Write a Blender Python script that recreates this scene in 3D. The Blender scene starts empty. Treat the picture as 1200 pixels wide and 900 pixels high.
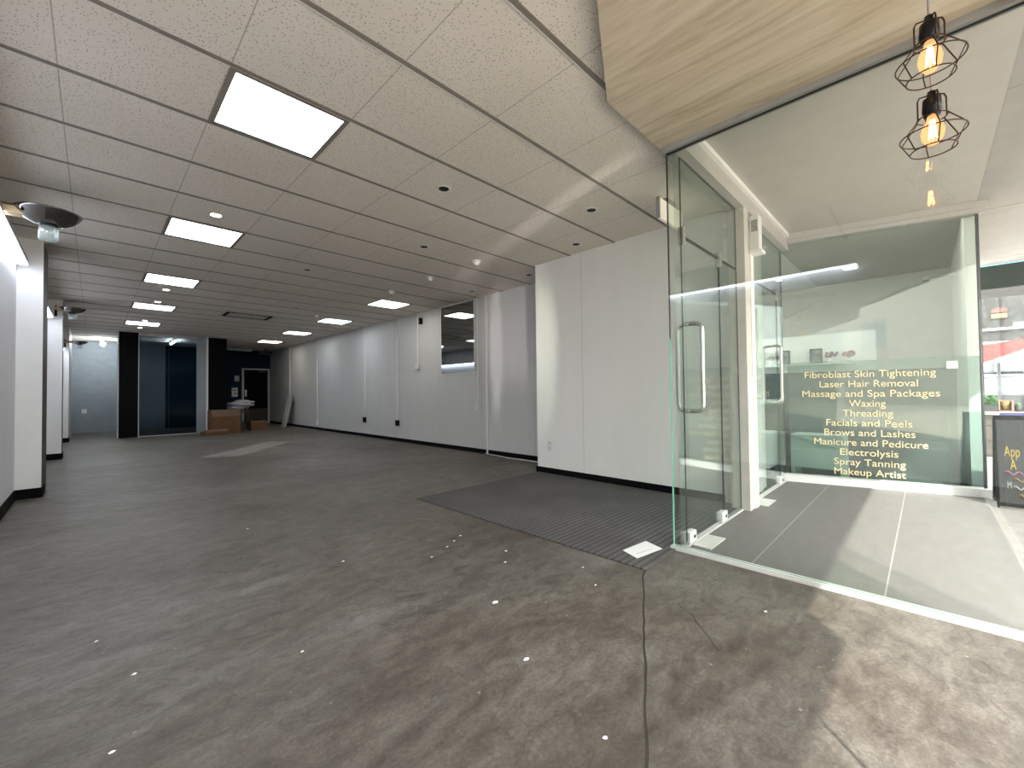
import bpy, bmesh, math, random
from mathutils import Vector, Matrix
random.seed(7)
S = bpy.context.scene
C = S.collection
PI = math.pi
H = 2.639            # ceiling height
# ------------------------------------------------------------------ materials
def new_mat(name):
    m = bpy.data.materials.new(name); m.use_nodes = True
    nt = m.node_tree; nt.nodes.clear()
    out = nt.nodes.new('ShaderNodeOutputMaterial')
    return m, nt, out
def link(nt, a, b): nt.links.new(a, b)
def plain(name, col, rough=0.5, metal=0.0, var=0.06, scale=6.0, spec=0.5, emit=None, estr=0.0, bump=0.0):
    m, nt, out = new_mat(name)
    b = nt.nodes.new('ShaderNodeBsdfPrincipled')
    tc = nt.nodes.new('ShaderNodeTexCoord'); n = nt.nodes.new('ShaderNodeTexNoise')
    n.inputs['Scale'].default_value = scale; n.inputs['Detail'].default_value = 4
    link(nt, tc.outputs['Object'], n.inputs['Vector'])
    r = nt.nodes.new('ShaderNodeValToRGB')
    r.color_ramp.elements[0].position = .3; r.color_ramp.elements[1].position = .7
    r.color_ramp.elements[0].color = (*[c*(1-var) for c in col], 1)
    r.color_ramp.elements[1].color = (*[min(1, c*(1+var)) for c in col], 1)
    link(nt, n.outputs['Fac'], r.inputs['Fac']); link(nt, r.outputs['Color'], b.inputs['Base Color'])
    b.inputs['Roughness'].default_value = rough; b.inputs['Metallic'].default_value = metal
    b.inputs['Specular IOR Level'].default_value = spec
    if emit:
        b.inputs['Emission Color'].default_value = (*emit, 1); b.inputs['Emission Strength'].default_value = estr
    if bump:
        bp = nt.nodes.new('ShaderNodeBump'); bp.inputs['Strength'].default_value = bump; bp.inputs['Distance'].default_value = .01
        link(nt, n.outputs['Fac'], bp.inputs['Height']); link(nt, bp.outputs['Normal'], b.inputs['Normal'])
    link(nt, b.outputs[0], out.inputs[0])
    return m
def glass(name, tint, refl=1.0, haze=0.0, hazecol=(.5, .55, .53), steep=None):
    """thin pane: see-through tint deepening with the slant of the ray, mixed with a mirror by viewing angle"""
    m, nt, out = new_mat(name)
    t = nt.nodes.new('ShaderNodeBsdfTransparent'); t.inputs[0].default_value = (*tint, 1)
    g = nt.nodes.new('ShaderNodeBsdfGlossy'); g.inputs['Roughness'].default_value = 0.0
    g.inputs[0].default_value = (.95, 1, .98, 1)
    lw = nt.nodes.new('ShaderNodeLayerWeight'); lw.inputs[0].default_value = .5
    if steep:
        rp = nt.nodes.new('ShaderNodeValToRGB')
        rp.color_ramp.elements[0].position = .12; rp.color_ramp.elements[0].color = (*tint, 1)
        rp.color_ramp.elements[1].position = .45; rp.color_ramp.elements[1].color = (*steep, 1)
        nt.links.new(lw.outputs['Facing'], rp.inputs['Fac']); nt.links.new(rp.outputs['Color'], t.inputs[0])
    p = nt.nodes.new('ShaderNodeMath'); p.operation = 'POWER'; p.inputs[1].default_value = 5
    link(nt, lw.outputs['Facing'], p.inputs[0])
    a = nt.nodes.new('ShaderNodeMath'); a.operation = 'MULTIPLY_ADD'
    a.inputs[1].default_value = .9; a.inputs[2].default_value = .04*refl
    link(nt, p.outputs[0], a.inputs[0])
    mx = nt.nodes.new('ShaderNodeMixShader')
    link(nt, a.outputs[0], mx.inputs[0]); link(nt, g.outputs[0], mx.inputs[2])
    if haze:
        d = nt.nodes.new('ShaderNodeBsdfDiffuse'); d.inputs[0].default_value = (*hazecol, 1)
        tr = nt.nodes.new('ShaderNodeBsdfTranslucent'); tr.inputs[0].default_value = (*hazecol, 1)
        m1 = nt.nodes.new('ShaderNodeMixShader'); m1.inputs[0].default_value = .4
        link(nt, d.outputs[0], m1.inputs[1]); link(nt, tr.outputs[0], m1.inputs[2])
        m2 = nt.nodes.new('ShaderNodeMixShader'); m2.inputs[0].default_value = haze
        link(nt, t.outputs[0], m2.inputs[1]); link(nt, m1.outputs[0], m2.inputs[2])
        link(nt, m2.outputs[0], mx.inputs[1])
    else:
        link(nt, t.outputs[0], mx.inputs[1])
    link(nt, mx.outputs[0], out.inputs[0])
    return m
def emission(name, col, s):
    m, nt, out = new_mat(name)
    e = nt.nodes.new('ShaderNodeEmission'); e.inputs[0].default_value = (*col, 1); e.inputs[1].default_value = s
    link(nt, e.outputs[0], out.inputs[0]); return m
def nodes_ramp(nt, src, stops):
    r = nt.nodes.new('ShaderNodeValToRGB'); cr = r.color_ramp
    while len(cr.elements) < len(stops): cr.elements.new(.5)
    for e, (p, c) in zip(cr.elements, stops): e.position = p; e.color = (*c, 1)
    link(nt, src, r.inputs['Fac']); return r
def noise(nt, vec, scale, detail=6, rough=.6, dist=0):
    n = nt.nodes.new('ShaderNodeTexNoise'); n.inputs['Scale'].default_value = scale
    n.inputs['Detail'].default_value = detail; n.inputs['Roughness'].default_value = rough
    n.inputs['Distortion'].default_value = dist
    link(nt, vec, n.inputs['Vector']); return n
def mapping(nt, scale=(1, 1, 1), loc=(0, 0, 0), rot=(0, 0, 0)):
    tc = nt.nodes.new('ShaderNodeTexCoord'); mp = nt.nodes.new('ShaderNodeMapping')
    mp.inputs['Scale'].default_value = scale; mp.inputs['Location'].default_value = loc; mp.inputs['Rotation'].default_value = rot
    link(nt, tc.outputs['Object'], mp.inputs['Vector']); return mp.outputs[0]
def mixcol(nt, fac, a, b, mode='MIX'):
    x = nt.nodes.new('ShaderNodeMix'); x.data_type = 'RGBA'; x.blend_type = mode
    for s, v in ((0, fac), (6, a), (7, b)):
        if isinstance(v, (int, float)): x.inputs[s].default_value = v
        elif isinstance(v, tuple): x.inputs[s].default_value = (*v, 1)
        else: link(nt, v, x.inputs[s])
    return x.outputs[2]
def math_(nt, op, a, b=None, c=None):
    x = nt.nodes.new('ShaderNodeMath'); x.operation = op
    for i, v in enumerate((a, b, c)):
        if v is None: continue
        if isinstance(v, (int, float)): x.inputs[i].default_value = v
        else: link(nt, v, x.inputs[i])
    return x.outputs[0]

def concrete_mat():
    m, nt, out = new_mat('worn_concrete')
    b = nt.nodes.new('ShaderNodeBsdfPrincipled')
    v = mapping(nt)
    big = noise(nt, v, .5, 9, .66, .7)
    mid = noise(nt, mapping(nt, (1.1, 2.8, 1)), 2.0, 11, .72, 1.2)
    mot = noise(nt, mapping(nt, (1, 1.7, 1), (5, 2, 0)), 7.5, 10, .74, .8)
    fine = noise(nt, v, 75, 5, .75)
    stn = noise(nt, mapping(nt, (.7, 1.6, 1), (3.1, 1.7, 0)), 1.1, 8, .74, .4)
    c1 = nodes_ramp(nt, big.outputs['Fac'], [(.38, (.092, .077, .064)), (.5, (.118, .105, .091)), (.62, (.150, .141, .130))])
    c2 = nodes_ramp(nt, mid.outputs['Fac'], [(.33, (.60, .58, .56)), (.5, (.90, .89, .88)), (.68, (1.18, 1.19, 1.20))])
    c = mixcol(nt, .9, c1.outputs[0], c2.outputs[0], 'MULTIPLY')
    c4 = nodes_ramp(nt, mot.outputs['Fac'], [(.36, (.60, .575, .55)), (.5, (1, 1, 1)), (.64, (1.36, 1.37, 1.38))])
    c = mixcol(nt, .85, c, c4.outputs[0], 'MULTIPLY')
    c3 = nodes_ramp(nt, fine.outputs['Fac'], [(.28, (.6, .6, .6)), (.5, (1, 1, 1)), (.72, (1.4, 1.4, 1.4))])
    c = mixcol(nt, .8, c, c3.outputs[0], 'MULTIPLY')
    s2 = nodes_ramp(nt, stn.outputs['Fac'], [(.5, (1, 1, 1)), (.62, (.76, .715, .675))])
    c = mixcol(nt, .9, c, s2.outputs[0], 'MULTIPLY')
    sp = nt.nodes.new('ShaderNodeTexVoronoi'); sp.inputs['Scale'].default_value = 9; link(nt, v, sp.inputs['Vector'])
    spk = nodes_ramp(nt, sp.outputs['Distance'], [(.035, (1, 1, 1)), (.06, (0, 0, 0))])
    c = mixcol(nt, math_(nt, 'MULTIPLY', spk.outputs[0], .35), c, (.42, .40, .38))
    link(nt, c, b.inputs['Base Color'])
    rr = nodes_ramp(nt, mid.outputs['Fac'], [(.3, (.42,)*3), (.7, (.62,)*3)])
    link(nt, rr.outputs[0], b.inputs['Roughness'])
    bp = nt.nodes.new('ShaderNodeBump'); bp.inputs['Strength'].default_value = .25; bp.inputs['Distance'].default_value = .004
    link(nt, fine.outputs['Fac'], bp.inputs['Height']); link(nt, bp.outputs[0], b.inputs['Normal'])
    link(nt, b.outputs[0], out.inputs[0]); return m
def ceiling_mat():
    m, nt, out = new_mat('perforated_tile')
    b = nt.nodes.new('ShaderNodeBsdfPrincipled'); b.inputs['Roughness'].default_value = .9
    b.inputs['Specular IOR Level'].default_value = .1
    v = mapping(nt)
    vo = nt.nodes.new('ShaderNodeTexVoronoi'); vo.inputs['Scale'].default_value = 70; link(nt, v, vo.inputs['Vector'])
    n = noise(nt, v, 190, 2, .6)
    d = math_(nt, 'ADD', vo.outputs['Distance'], math_(nt, 'MULTIPLY', n.outputs['Fac'], .35))
    hole = nodes_ramp(nt, d, [(.33, (.34, .31, .27)), (.43, (.85, .79, .725))])
    lo = noise(nt, v, .8, 3)
    tone = nodes_ramp(nt, lo.outputs['Fac'], [(.35, (.93, .93, .92)), (.65, (1, 1, 1))])
    col = mixcol(nt, 1.0, hole.outputs[0], tone.outputs[0], 'MULTIPLY')
    # thin butt joints between tiles, every 0.6 m across the room
    sx = nt.nodes.new('ShaderNodeSeparateXYZ'); link(nt, v, sx.inputs[0])
    fx = math_(nt, 'FRACT', math_(nt, 'MULTIPLY_ADD', sx.outputs['X'], 1/.6, .1325/.6 + 20))
    near = math_(nt, 'MINIMUM', fx, math_(nt, 'SUBTRACT', 1, fx))
    j = math_(nt, 'LESS_THAN', near, .005)
    col = mixcol(nt, math_(nt, 'MULTIPLY', j, .5), col, (.22, .19, .17))
    link(nt, col, b.inputs['Base Color']); link(nt, b.outputs[0], out.inputs[0]); return m
def plywood_mat():
    m, nt, out = new_mat('pale_plywood')
    b = nt.nodes.new('ShaderNodeBsdfPrincipled'); b.inputs['Roughness'].default_value = .6
    warp = noise(nt, mapping(nt, (1.5, .5, 1)), 1.6, 3, .5)
    mp = mapping(nt, (9, .55, 1)); av = nt.nodes.new('ShaderNodeVectorMath'); av.operation = 'ADD'
    sc = nt.nodes.new('ShaderNodeVectorMath'); sc.operation = 'SCALE'; sc.inputs['Scale'].default_value = 2.2
    link(nt, warp.outputs['Color'], sc.inputs[0]); link(nt, mp, av.inputs[0]); link(nt, sc.outputs[0], av.inputs[1])
    g = noise(nt, av.outputs[0], 2.1, 6, .62)
    c = nodes_ramp(nt, g.outputs['Fac'], [(.32, (.46, .375, .265)), (.45, (.57, .485, .365)), (.56, (.64, .55, .43)), (.7, (.69, .61, .49))])
    link(nt, c.outputs[0], b.inputs['Base Color']); link(nt, b.outputs[0], out.inputs[0]); return m
def mat_ribbed():
    m, nt, out = new_mat('ribbed_mat')
    b = nt.nodes.new('ShaderNodeBsdfPrincipled'); b.inputs['Roughness'].default_value = .85
    v = mapping(nt)
    sx = nt.nodes.new('ShaderNodeSeparateXYZ'); link(nt, v, sx.inputs[0])
    f = math_(nt, 'FRACT', math_(nt, 'MULTIPLY', sx.outputs['Y'], 1/.045))
    n = noise(nt, v, 90, 3, .7); nb = noise(nt, v, 2.2, 5)
    rib = nodes_ramp(nt, f, [(.0, (.045, .043, .044)), (.2, (.045, .043, .044)), (.34, (.092, .087, .088)), (.86, (.100, .095, .096)), (1, (.045, .043, .044))])
    t = nodes_ramp(nt, nb.outputs['Fac'], [(.35, (.8, .8, .8)), (.65, (1.15, 1.13, 1.12))])
    c = mixcol(nt, 1.0, rib.outputs[0], t.outputs[0], 'MULTIPLY')
    t2 = nodes_ramp(nt, n.outputs['Fac'], [(.3, (.6, .6, .6)), (.7, (1.3, 1.3, 1.3))])
    c = mixcol(nt, 1.0, c, t2.outputs[0], 'MULTIPLY')
    link(nt, c, b.inputs['Base Color']); link(nt, b.outputs[0], out.inputs[0]); return m
def paver_mat():
    m, nt, out = new_mat('porch_tile')
    b = nt.nodes.new('ShaderNodeBsdfPrincipled'); b.inputs['Roughness'].default_value = .6
    v = mapping(nt)
    sx = nt.nodes.new('ShaderNodeSeparateXYZ'); link(nt, v, sx.inputs[0])
    fy = math_(nt, 'FRACT', math_(nt, 'MULTIPLY_ADD', sx.outputs['Y'], 1/.58, -.165/.58 + 20.5))
    ny = math_(nt, 'ABSOLUTE', math_(nt, 'SUBTRACT', fy, .5))
    gy = math_(nt, 'LESS_THAN', ny, .0055)
    fx = math_(nt, 'FRACT', math_(nt, 'MULTIPLY_ADD', sx.outputs['X'], 1/1.16, 20.06))
    gx = math_(nt, 'LESS_THAN', fx, .006)
    n = noise(nt, mapping(nt, (2, 6, 1)), 2.5, 6, .65)
    c = nodes_ramp(nt, n.outputs['Fac'], [(.3, (.116, .111, .105)), (.7, (.142, .137, .131))]).outputs[0]
    c = mixcol(nt, math_(nt, 'MULTIPLY', gx, .5), c, (.17, .165, .16))
    c = mixcol(nt, gy, c, (.29, .28, .265))
    link(nt, c, b.inputs['Base Color']); link(nt, b.outputs[0], out.inputs[0]); return m
def panelled_wall(name, col, axis='Y', spacing=1.2, off=0.0, width=.004, depth=.55, rough=.45):
    m, nt, out = new_mat(name)
    b = nt.nodes.new('ShaderNodeBsdfPrincipled'); b.inputs['Roughness'].default_value = rough
    v = mapping(nt)
    sx = nt.nodes.new('ShaderNodeSeparateXYZ'); link(nt, v, sx.inputs[0])
    f = math_(nt, 'FRACT', math_(nt, 'MULTIPLY_ADD', sx.outputs[axis], 1/spacing, -off/spacing + 20.5))
    g = math_(nt, 'LESS_THAN', math_(nt, 'ABSOLUTE', math_(nt, 'SUBTRACT', f, .5)), width/spacing)
    n = noise(nt, mapping(nt, (3, 3, .6)), 1.5, 4)
    c = nodes_ramp(nt, n.outputs['Fac'], [(.3, tuple(x*.96 for x in col)), (.7, col)]).outputs[0]
    c = mixcol(nt, math_(nt, 'MULTIPLY', g, depth), c, tuple(x*.55 for x in col))
    link(nt, c, b.inputs['Base Color']); link(nt, b.outputs[0], out.inputs[0]); return m
def boards_mat(name, col, axis='Z', spacing=.14, dark=.4):
    m, nt, out = new_mat(name)
    b = nt.nodes.new('ShaderNodeBsdfPrincipled'); b.inputs['Roughness'].default_value = .8
    v = mapping(nt)
    sx = nt.nodes.new('ShaderNodeSeparateXYZ'); link(nt, v, sx.inputs[0])
    f = math_(nt, 'FRACT', math_(nt, 'MULTIPLY_ADD', sx.outputs[axis], 1/spacing, 20))
    n = noise(nt, mapping(nt, (1, 1, 9)), 2.5, 6, .7)
    c = nodes_ramp(nt, n.outputs['Fac'], [(.3, tuple(x*.7 for x in col)), (.7, tuple(min(1, x*1.15) for x in col))]).outputs[0]
    c = mixcol(nt, math_(nt, 'LESS_THAN', f, .12), c, tuple(x*dark for x in col))
    link(nt, c, b.inputs['Base Color']); link(nt, b.outputs[0], out.inputs[0]); return m

def amber_bulb():
    m, nt, out = new_mat('amber_bulb_glass')
    t = nt.nodes.new('ShaderNodeBsdfTransparent'); t.inputs[0].default_value = (1, .82, .6, 1)
    e = nt.nodes.new('ShaderNodeEmission'); e.inputs[0].default_value = (1, .50, .22, 1); e.inputs[1].default_value = .75
    mx = nt.nodes.new('ShaderNodeMixShader'); mx.inputs[0].default_value = .5
    link(nt, t.outputs[0], mx.inputs[1]); link(nt, e.outputs[0], mx.inputs[2]); link(nt, mx.outputs[0], out.inputs[0]); return m
M = dict(
    counter=plain('dark_counter', (.05, .062, .06), .6, var=.25, scale=3),
    salonglow=emission('salon_glow', (1, .97, .90), 14), led_room=emission('back_room_tube', (.88, .94, 1.0), 22), offwhite=plain('porch_white', (.46, .45, .435), .5, var=.03),
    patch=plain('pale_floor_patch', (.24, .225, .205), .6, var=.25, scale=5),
    concrete=concrete_mat(), tile=ceiling_mat(), ply=plywood_mat(), mat=mat_ribbed(), porch=paver_mat(),
    grid=plain('grid_bar_grey', (.24, .215, .19), .6), gridlip=plain('grid_bar_lip', (.78, .76, .73), .5),
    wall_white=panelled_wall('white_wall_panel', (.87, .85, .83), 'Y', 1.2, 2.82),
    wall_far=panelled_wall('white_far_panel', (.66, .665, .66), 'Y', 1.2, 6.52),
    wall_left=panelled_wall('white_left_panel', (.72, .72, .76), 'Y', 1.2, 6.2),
    white=plain('white_paint', (.74, .735, .72), .5, var=.03), white_metal=plain('white_metal', (.76, .75, .73), .35, var=.03),
    white_bright=plain('bright_white', (.85, .85, .84), .45, var=.02),
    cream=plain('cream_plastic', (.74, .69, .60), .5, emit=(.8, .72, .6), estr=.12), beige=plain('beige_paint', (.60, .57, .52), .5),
    black=plain('black_paint', (.0035, .0035, .004), .8, spec=.12), blackm=plain('black_metal', (.012, .012, .013), .35, .6),
    brown=plain('dark_brown_edge', (.045, .038, .032), .6), navy=plain('navy_paint', (.010, .032, .058), .8, spec=.15),
    bluegrey=plain('blue_grey_paint', (.30, .34, .37), .6), darkgrey=plain('dark_grey_paint', (.06, .065, .07), .6, spec=.3),
    grey=plain('mid_grey', (.32, .32, .31), .5), lightgrey=plain('light_grey', (.55, .55, .54), .5),
    chrome=plain('chrome', (.24, .23, .22), .08, 1.0, var=.02), steel=plain('brushed_steel', (.55, .54, .52), .28, 1.0),
    alu=plain('track_aluminium', (.66, .65, .63), .4, .3), copper=plain('coppery_wire', (.045, .020, .015), .4, .5),
    timber=plain('pale_timber', (.62, .48, .30), .6, var=.15, scale=14), card=plain('brown_cardboard', (.15, .074, .033), .8, var=.1),
    cardpale=plain('pale_cardboard', (.23, .14, .085), .8, var=.1), bag=plain('grey_plastic_bag', (.30, .31, .33), .35, var=.2, scale=20, bump=.8),
    paper=plain('white_paper', (.80, .80, .80), .7, var=.03), groove=plain('groove_dark', (.03, .028, .026), .9),
    gold=plain('gold_vinyl', (.66, .53, .30), .45, .0, emit=(.85, .68, .36), estr=.16),  # vinyl given a faint glow of its own to brighten the letters
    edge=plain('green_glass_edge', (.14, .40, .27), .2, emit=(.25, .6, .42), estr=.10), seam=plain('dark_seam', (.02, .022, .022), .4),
    glass=glass('shop_glass', (.955, .968, .955), steep=(.66, .74, .66)), clear=glass('clear_glass', (.975, .985, .98)),
    glassb=glass('shop_glass_front', (.955, .968, .955)),
    glassd=glass('door_glass', (.89, .93, .91)), glasss=glass('salon_glass', (.88, .925, .90), 1.2),
    film=glass('frosted_film', (.70, .79, .77), .6, .08, (.36, .47, .455)), darkglass=glass('dark_partition_glass', (.56, .62, .66), .05),
    jar=glass('ribbed_jar_glass', (.88, .94, .93), 2.0, .28, (.7, .78, .76)),
    bulb=amber_bulb(), filament=emission('filament', (1, .62, .22), 30),
    amberglow=emission('amber_glow', (1, .42, .10), 1.3),
    panel=emission('light_panel', (.93, .97, 1.0), 4.4), panelw=emission('warm_light_panel', (1.0, .95, .84), 4.2),
    down=emission('downlight_glow', (1.0, .93, .80), 14), led=emission('led_tube', (.82, .88, 1.0), 7),
    tube=emission('blue_white_glow', (.30, .72, .92), 1.0), white_glow=emission('bare_bulb', (.92, .97, 1), 130),
    mirror=plain('dark_mirror', (.34, .36, .36), .02, 1.0, var=.0),
    awn=plain('awning_soffit', (.34, .325, .31), .6), porchceil=plain('porch_ceiling', (.47, .455, .43), .6, var=.03), fascia=plain('awning_fascia', (.30, .30, .30), .6),
    green=plain('dark_green_valance', (.016, .026, .020), .7, spec=.2), pave=plain('footpath_asphalt', (.13, .122, .112), .85, var=.15, scale=12),
    road=plain('road', (.38, .335, .285), .9), stucco=plain('facing_render', (.42, .39, .35), .8, var=.1, scale=.6),
    boards=boards_mat('weathered_cladding', (.024, .022, .020), 'Z', .22, .45), fence=boards_mat('pale_fence', (.075, .063, .054), 'Z', .22, .45),
    red=plain('red_awning', (.11, .014, .011), .6), redtrim=plain('sign_red', (.09, .03, .02), .6), yellow=plain('sign_yellow', (.16, .12, .045), .6),
    leaf=plain('leaf_green', (.02, .09, .014), .6, var=.4, scale=30), purple=plain('blue_purple_rail', (.035, .032, .11), .5),
    soil=plain('dark_pot', (.03, .03, .035), .6), blackboard=plain('chalk_board', (.010, .0115, .0115), .7, var=.15, scale=4),
    darkpic=plain('dark_sky_picture', (.005, .006, .008), .4, var=.3, scale=5),
    chalky=plain('chalk_yellow', (.25, .19, .04), .8), chalkp=plain('chalk_pink', (.2, .06, .14), .8), chalkw=plain('chalk_white', (.22, .24, .22), .8), chalko=plain('chalk_orange', (.2, .11, .03), .8),
    pvc=plain('white_van_paint', (.12, .125, .13), .4), skyglass=plain('shop_window_blue', (.12, .2, .26), .3),
    flower=plain('pink_flower', (.35, .18, .18), .7, var=.5, scale=40), picture=plain('picture_print', (.22, .23, .22), .6, var=.6, scale=12),
    sofa=plain('dark_sofa', (.05, .05, .055), .7), window_dark=plain('upper_window', (.10, .13, .16), .15),
)
# ------------------------------------------------------------------ mesh helpers
def BM(): return bmesh.new()
def bx(bm, x0, x1, y0, y1, z0, z1, mi=0, xf=None):
    r = bmesh.ops.create_cube(bm, size=1)
    for v in r['verts']:
        v.co = Vector(((x0+x1)/2 + v.co.x*(x1-x0), (y0+y1)/2 + v.co.y*(y1-y0), (z0+z1)/2 + v.co.z*(z1-z0)))
        if xf: v.co = xf @ v.co
    for f in {f for v in r['verts'] for f in v.link_faces}: f.material_index = mi
    return r['verts']
def tube(bm, pts, r, n=10, closed=False, mi=0):
    pts = [Vector(p) for p in pts]; rings = []
    N = len(pts); up0 = None
    for i, p in enumerate(pts):
        a = pts[(i-1) % N] if (closed or i > 0) else p
        b = pts[(i+1) % N] if (closed or i < N-1) else p
        t = (b-a).normalized()
        ref = up0 if up0 is not None else (Vector((0, 0, 1)) if abs(t.z) < .9 else Vector((1, 0, 0)))
        u = (ref - t*ref.dot(t))
        if u.length < 1e-5: u = t.orthogonal()
        u.normalize(); w = t.cross(u); up0 = u
        rr = r[i] if isinstance(r, (list, tuple)) else r
        rings.append([bm.verts.new(p + (u*math.cos(2*PI*k/n) + w*math.sin(2*PI*k/n))*rr) for k in range(n)])
    rng = range(N) if closed else range(N-1)
    for i in rng:
        A, B = rings[i], rings[(i+1) % N]
        for k in range(n):
            f = bm.faces.new((A[k], A[(k+1) % n], B[(k+1) % n], B[k])); f.smooth = True; f.material_index = mi
    if not closed:
        bm.faces.new(list(reversed(rings[0]))).material_index = mi; bm.faces.new(rings[-1]).material_index = mi
def lathe(bm, prof, n=32, c=(0, 0, 0), mi=0, flute=0.0, nf=0):
    rings = []
    for r, z in prof:
        if r < 1e-6: rings.append([bm.verts.new((c[0], c[1], c[2]+z))])
        else: rings.append([bm.verts.new((c[0]+r*(1+flute*math.cos(nf*2*PI*k/n))*math.cos(2*PI*k/n), c[1]+r*(1+flute*math.cos(nf*2*PI*k/n))*math.sin(2*PI*k/n), c[2]+z)) for k in range(n)])
    for A, B in zip(rings, rings[1:]):
        for k in range(n):
            if len(A) == 1 and len(B) == 1: continue
            if len(A) == 1: f = bm.faces.new((A[0], B[(k+1) % n], B[k]))
            elif len(B) == 1: f = bm.faces.new((A[k], A[(k+1) % n], B[0]))
            else: f = bm.faces.new((A[k], A[(k+1) % n], B[(k+1) % n], B[k]))
            f.smooth = True; f.material_index = mi
def prism(bm, poly, z0, z1, mi=0):
    lo = [bm.verts.new((x, y, z0)) for x, y in poly]; hi = [bm.verts.new((x, y, z1)) for x, y in poly]
    bm.faces.new(lo[::-1]).material_index = mi; bm.faces.new(hi).material_index = mi
    n = len(poly)
    for i in range(n): bm.faces.new((lo[i], lo[(i+1) % n], hi[(i+1) % n], hi[i])).material_index = mi
def obj(name, bm, mats, parent=None, loc=(0, 0, 0), bevel=0.0):
    bmesh.ops.recalc_face_normals(bm, faces=bm.faces)
    me = bpy.data.meshes.new(name); bm.to_mesh(me); bm.free()
    for m in (mats if isinstance(mats, (list, tuple)) else [mats]): me.materials.append(M[m])
    o = bpy.data.objects.new(name, me); C.objects.link(o); o.location = loc
    if parent: o.parent = parent
    if bevel:
        md = o.modifiers.new('bevel', 'BEVEL'); md.width = bevel; md.segments = 2; md.limit_method = 'ANGLE'
    return o
def thing(name, label, cat, loc=(0, 0, 0), rz=0, group=None):
    o = bpy.data.objects.new(name, None); C.objects.link(o); o.empty_display_size = .1
    o.location = loc; o.rotation_euler = (0, 0, rz); o['label'] = label; o['category'] = cat
    if group: o['group'] = group
    return o
def tag(o, label, cat, group=None, kind=None):
    o['label'] = label; o['category'] = cat
    if group: o['group'] = group
    if kind: o['kind'] = kind
    return o
def struct(name, bm, mats, parent=None, label=None, cat=None, bevel=0.0):
    o = obj(name, bm, mats, parent, bevel=bevel)
    if parent is None:
        o['kind'] = 'structure'
        o['label'] = label; o['category'] = cat
    return o
def snode(name, label, cat, loc=(0, 0, 0)):
    o = thing(name, label, cat, loc); o['kind'] = 'structure'; return o
def B1(*a, **k):
    bm = BM(); bx(bm, *a, **k); return bm
def dup(root, loc, label=None, rz=None):
    r = root.copy(); C.objects.link(r); r.location = loc
    if label: r['label'] = label
    if rz is not None: r.rotation_euler = (0, 0, rz)
    for ch in list(root.children):
        c = ch.copy(); C.objects.link(c); c.parent = r
        for g in list(ch.children):
            d = g.copy(); C.objects.link(d); d.parent = c
    return r
def pane_box(bm, x0, x1, y0, y1, z0, z1, xf=None):
    """glass slab: big faces material 0, narrow edge faces material 1"""
    vs = bx(bm, x0, x1, y0, y1, z0, z1)
    fs = {f for v in vs for f in v.link_faces}
    ar = sorted(fs, key=lambda f: -f.calc_area())
    for f in ar[2:]: f.material_index = 1
    if xf:
        for v in vs: v.co = xf @ v.co
def text_mesh(name, s, size, width, mat, mtx, parent, align='CENTER'):
    cu = bpy.data.curves.new(name, 'FONT'); cu.body = s; cu.size = size; cu.align_x = align; cu.align_y = 'CENTER'
    cu.offset = 0
    t = bpy.data.objects.new(name + '_tmp', cu); C.objects.link(t)
    bpy.context.view_layer.update()
    me = bpy.data.meshes.new_from_object(t.evaluated_get(bpy.context.evaluated_depsgraph_get()))
    bpy.data.objects.remove(t); bpy.data.curves.remove(cu)
    xs = [v.co.x for v in me.vertices]; w = max(xs)-min(xs)
    if width:
        cx = (max(xs)+min(xs))/2 if align == 'CENTER' else 0
        for v in me.vertices: v.co.x = (v.co.x-cx)*width/w
    me.transform(mtx); me.materials.clear(); me.materials.append(M[mat])
    o = bpy.data.objects.new(name, me); C.objects.link(o)
    if parent: o.parent = parent
    return o

# ------------------------------------------------------------------ the shell
FX, FY = 2.64, -.37            # glass line beside the porch, street line
struct('floor', B1(-.75, FX+.01, FY, 17.3, -.12, 0), 'concrete', label='worn brownish grey bare concrete floor of the empty shop', cat='floor')
fl2 = struct('floor_entry', B1(FX+.01, 4.8, 1.16, 17.3, -.12, 0), 'concrete', label='bare concrete floor behind the glass entry door', cat='floor')
bm = BM()
def strip(bm, pts, w, z=.0012):
    for (a, b), (c, d) in zip(pts, pts[1:]):
        dv = Vector((c-a, d-b, 0)).normalized(); n = Vector((-dv.y, dv.x, 0))*w/2
        vs = [bm.verts.new((a+n.x, b+n.y, z)), bm.verts.new((c+n.x, d+n.y, z)), bm.verts.new((c-n.x, d-n.y, z)), bm.verts.new((a-n.x, b-n.y, z))]
        bm.faces.new(vs)
def wob(p, q, n, a):
    return [(p[0]+(q[0]-p[0])*i/n+random.uniform(-a, a), p[1]+(q[1]-p[1])*i/n+random.uniform(-a, a)) for i in range(n+1)]
strip(bm, [(2.30, 1.18), (2.12, 1.12)] + wob((1.995, 1.051), (.55, .29), 26, .004), .008)
strip(bm, wob((1.98, .86), (1.72, .58), 9, .012), .003)
floor = bpy.data.objects['floor']
obj('crack', bm, 'groove', floor)
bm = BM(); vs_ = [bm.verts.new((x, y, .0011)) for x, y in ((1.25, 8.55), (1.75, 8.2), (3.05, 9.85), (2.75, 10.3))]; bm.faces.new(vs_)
obj('pale_patch', bm, 'patch', floor)  # paler four-sided area laid flat on the floor
struct('ground_porch', B1(FX+.01, 5.95, FY, 1.16, -.12, 0), 'porch', label='pale grey tiled floor of the recessed porch beyond the glass', cat='floor')
struct('ground_footpath', B1(-60, 16, -3.2, FY, -.14, -.012), 'pave', label='grey footpath in front of the shopfronts', cat='ground')
struct('ground_road', B1(-85, 60, -20, -3.2, -.3, -.16), 'road', label='asphalt road along the shops', cat='ground')

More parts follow.
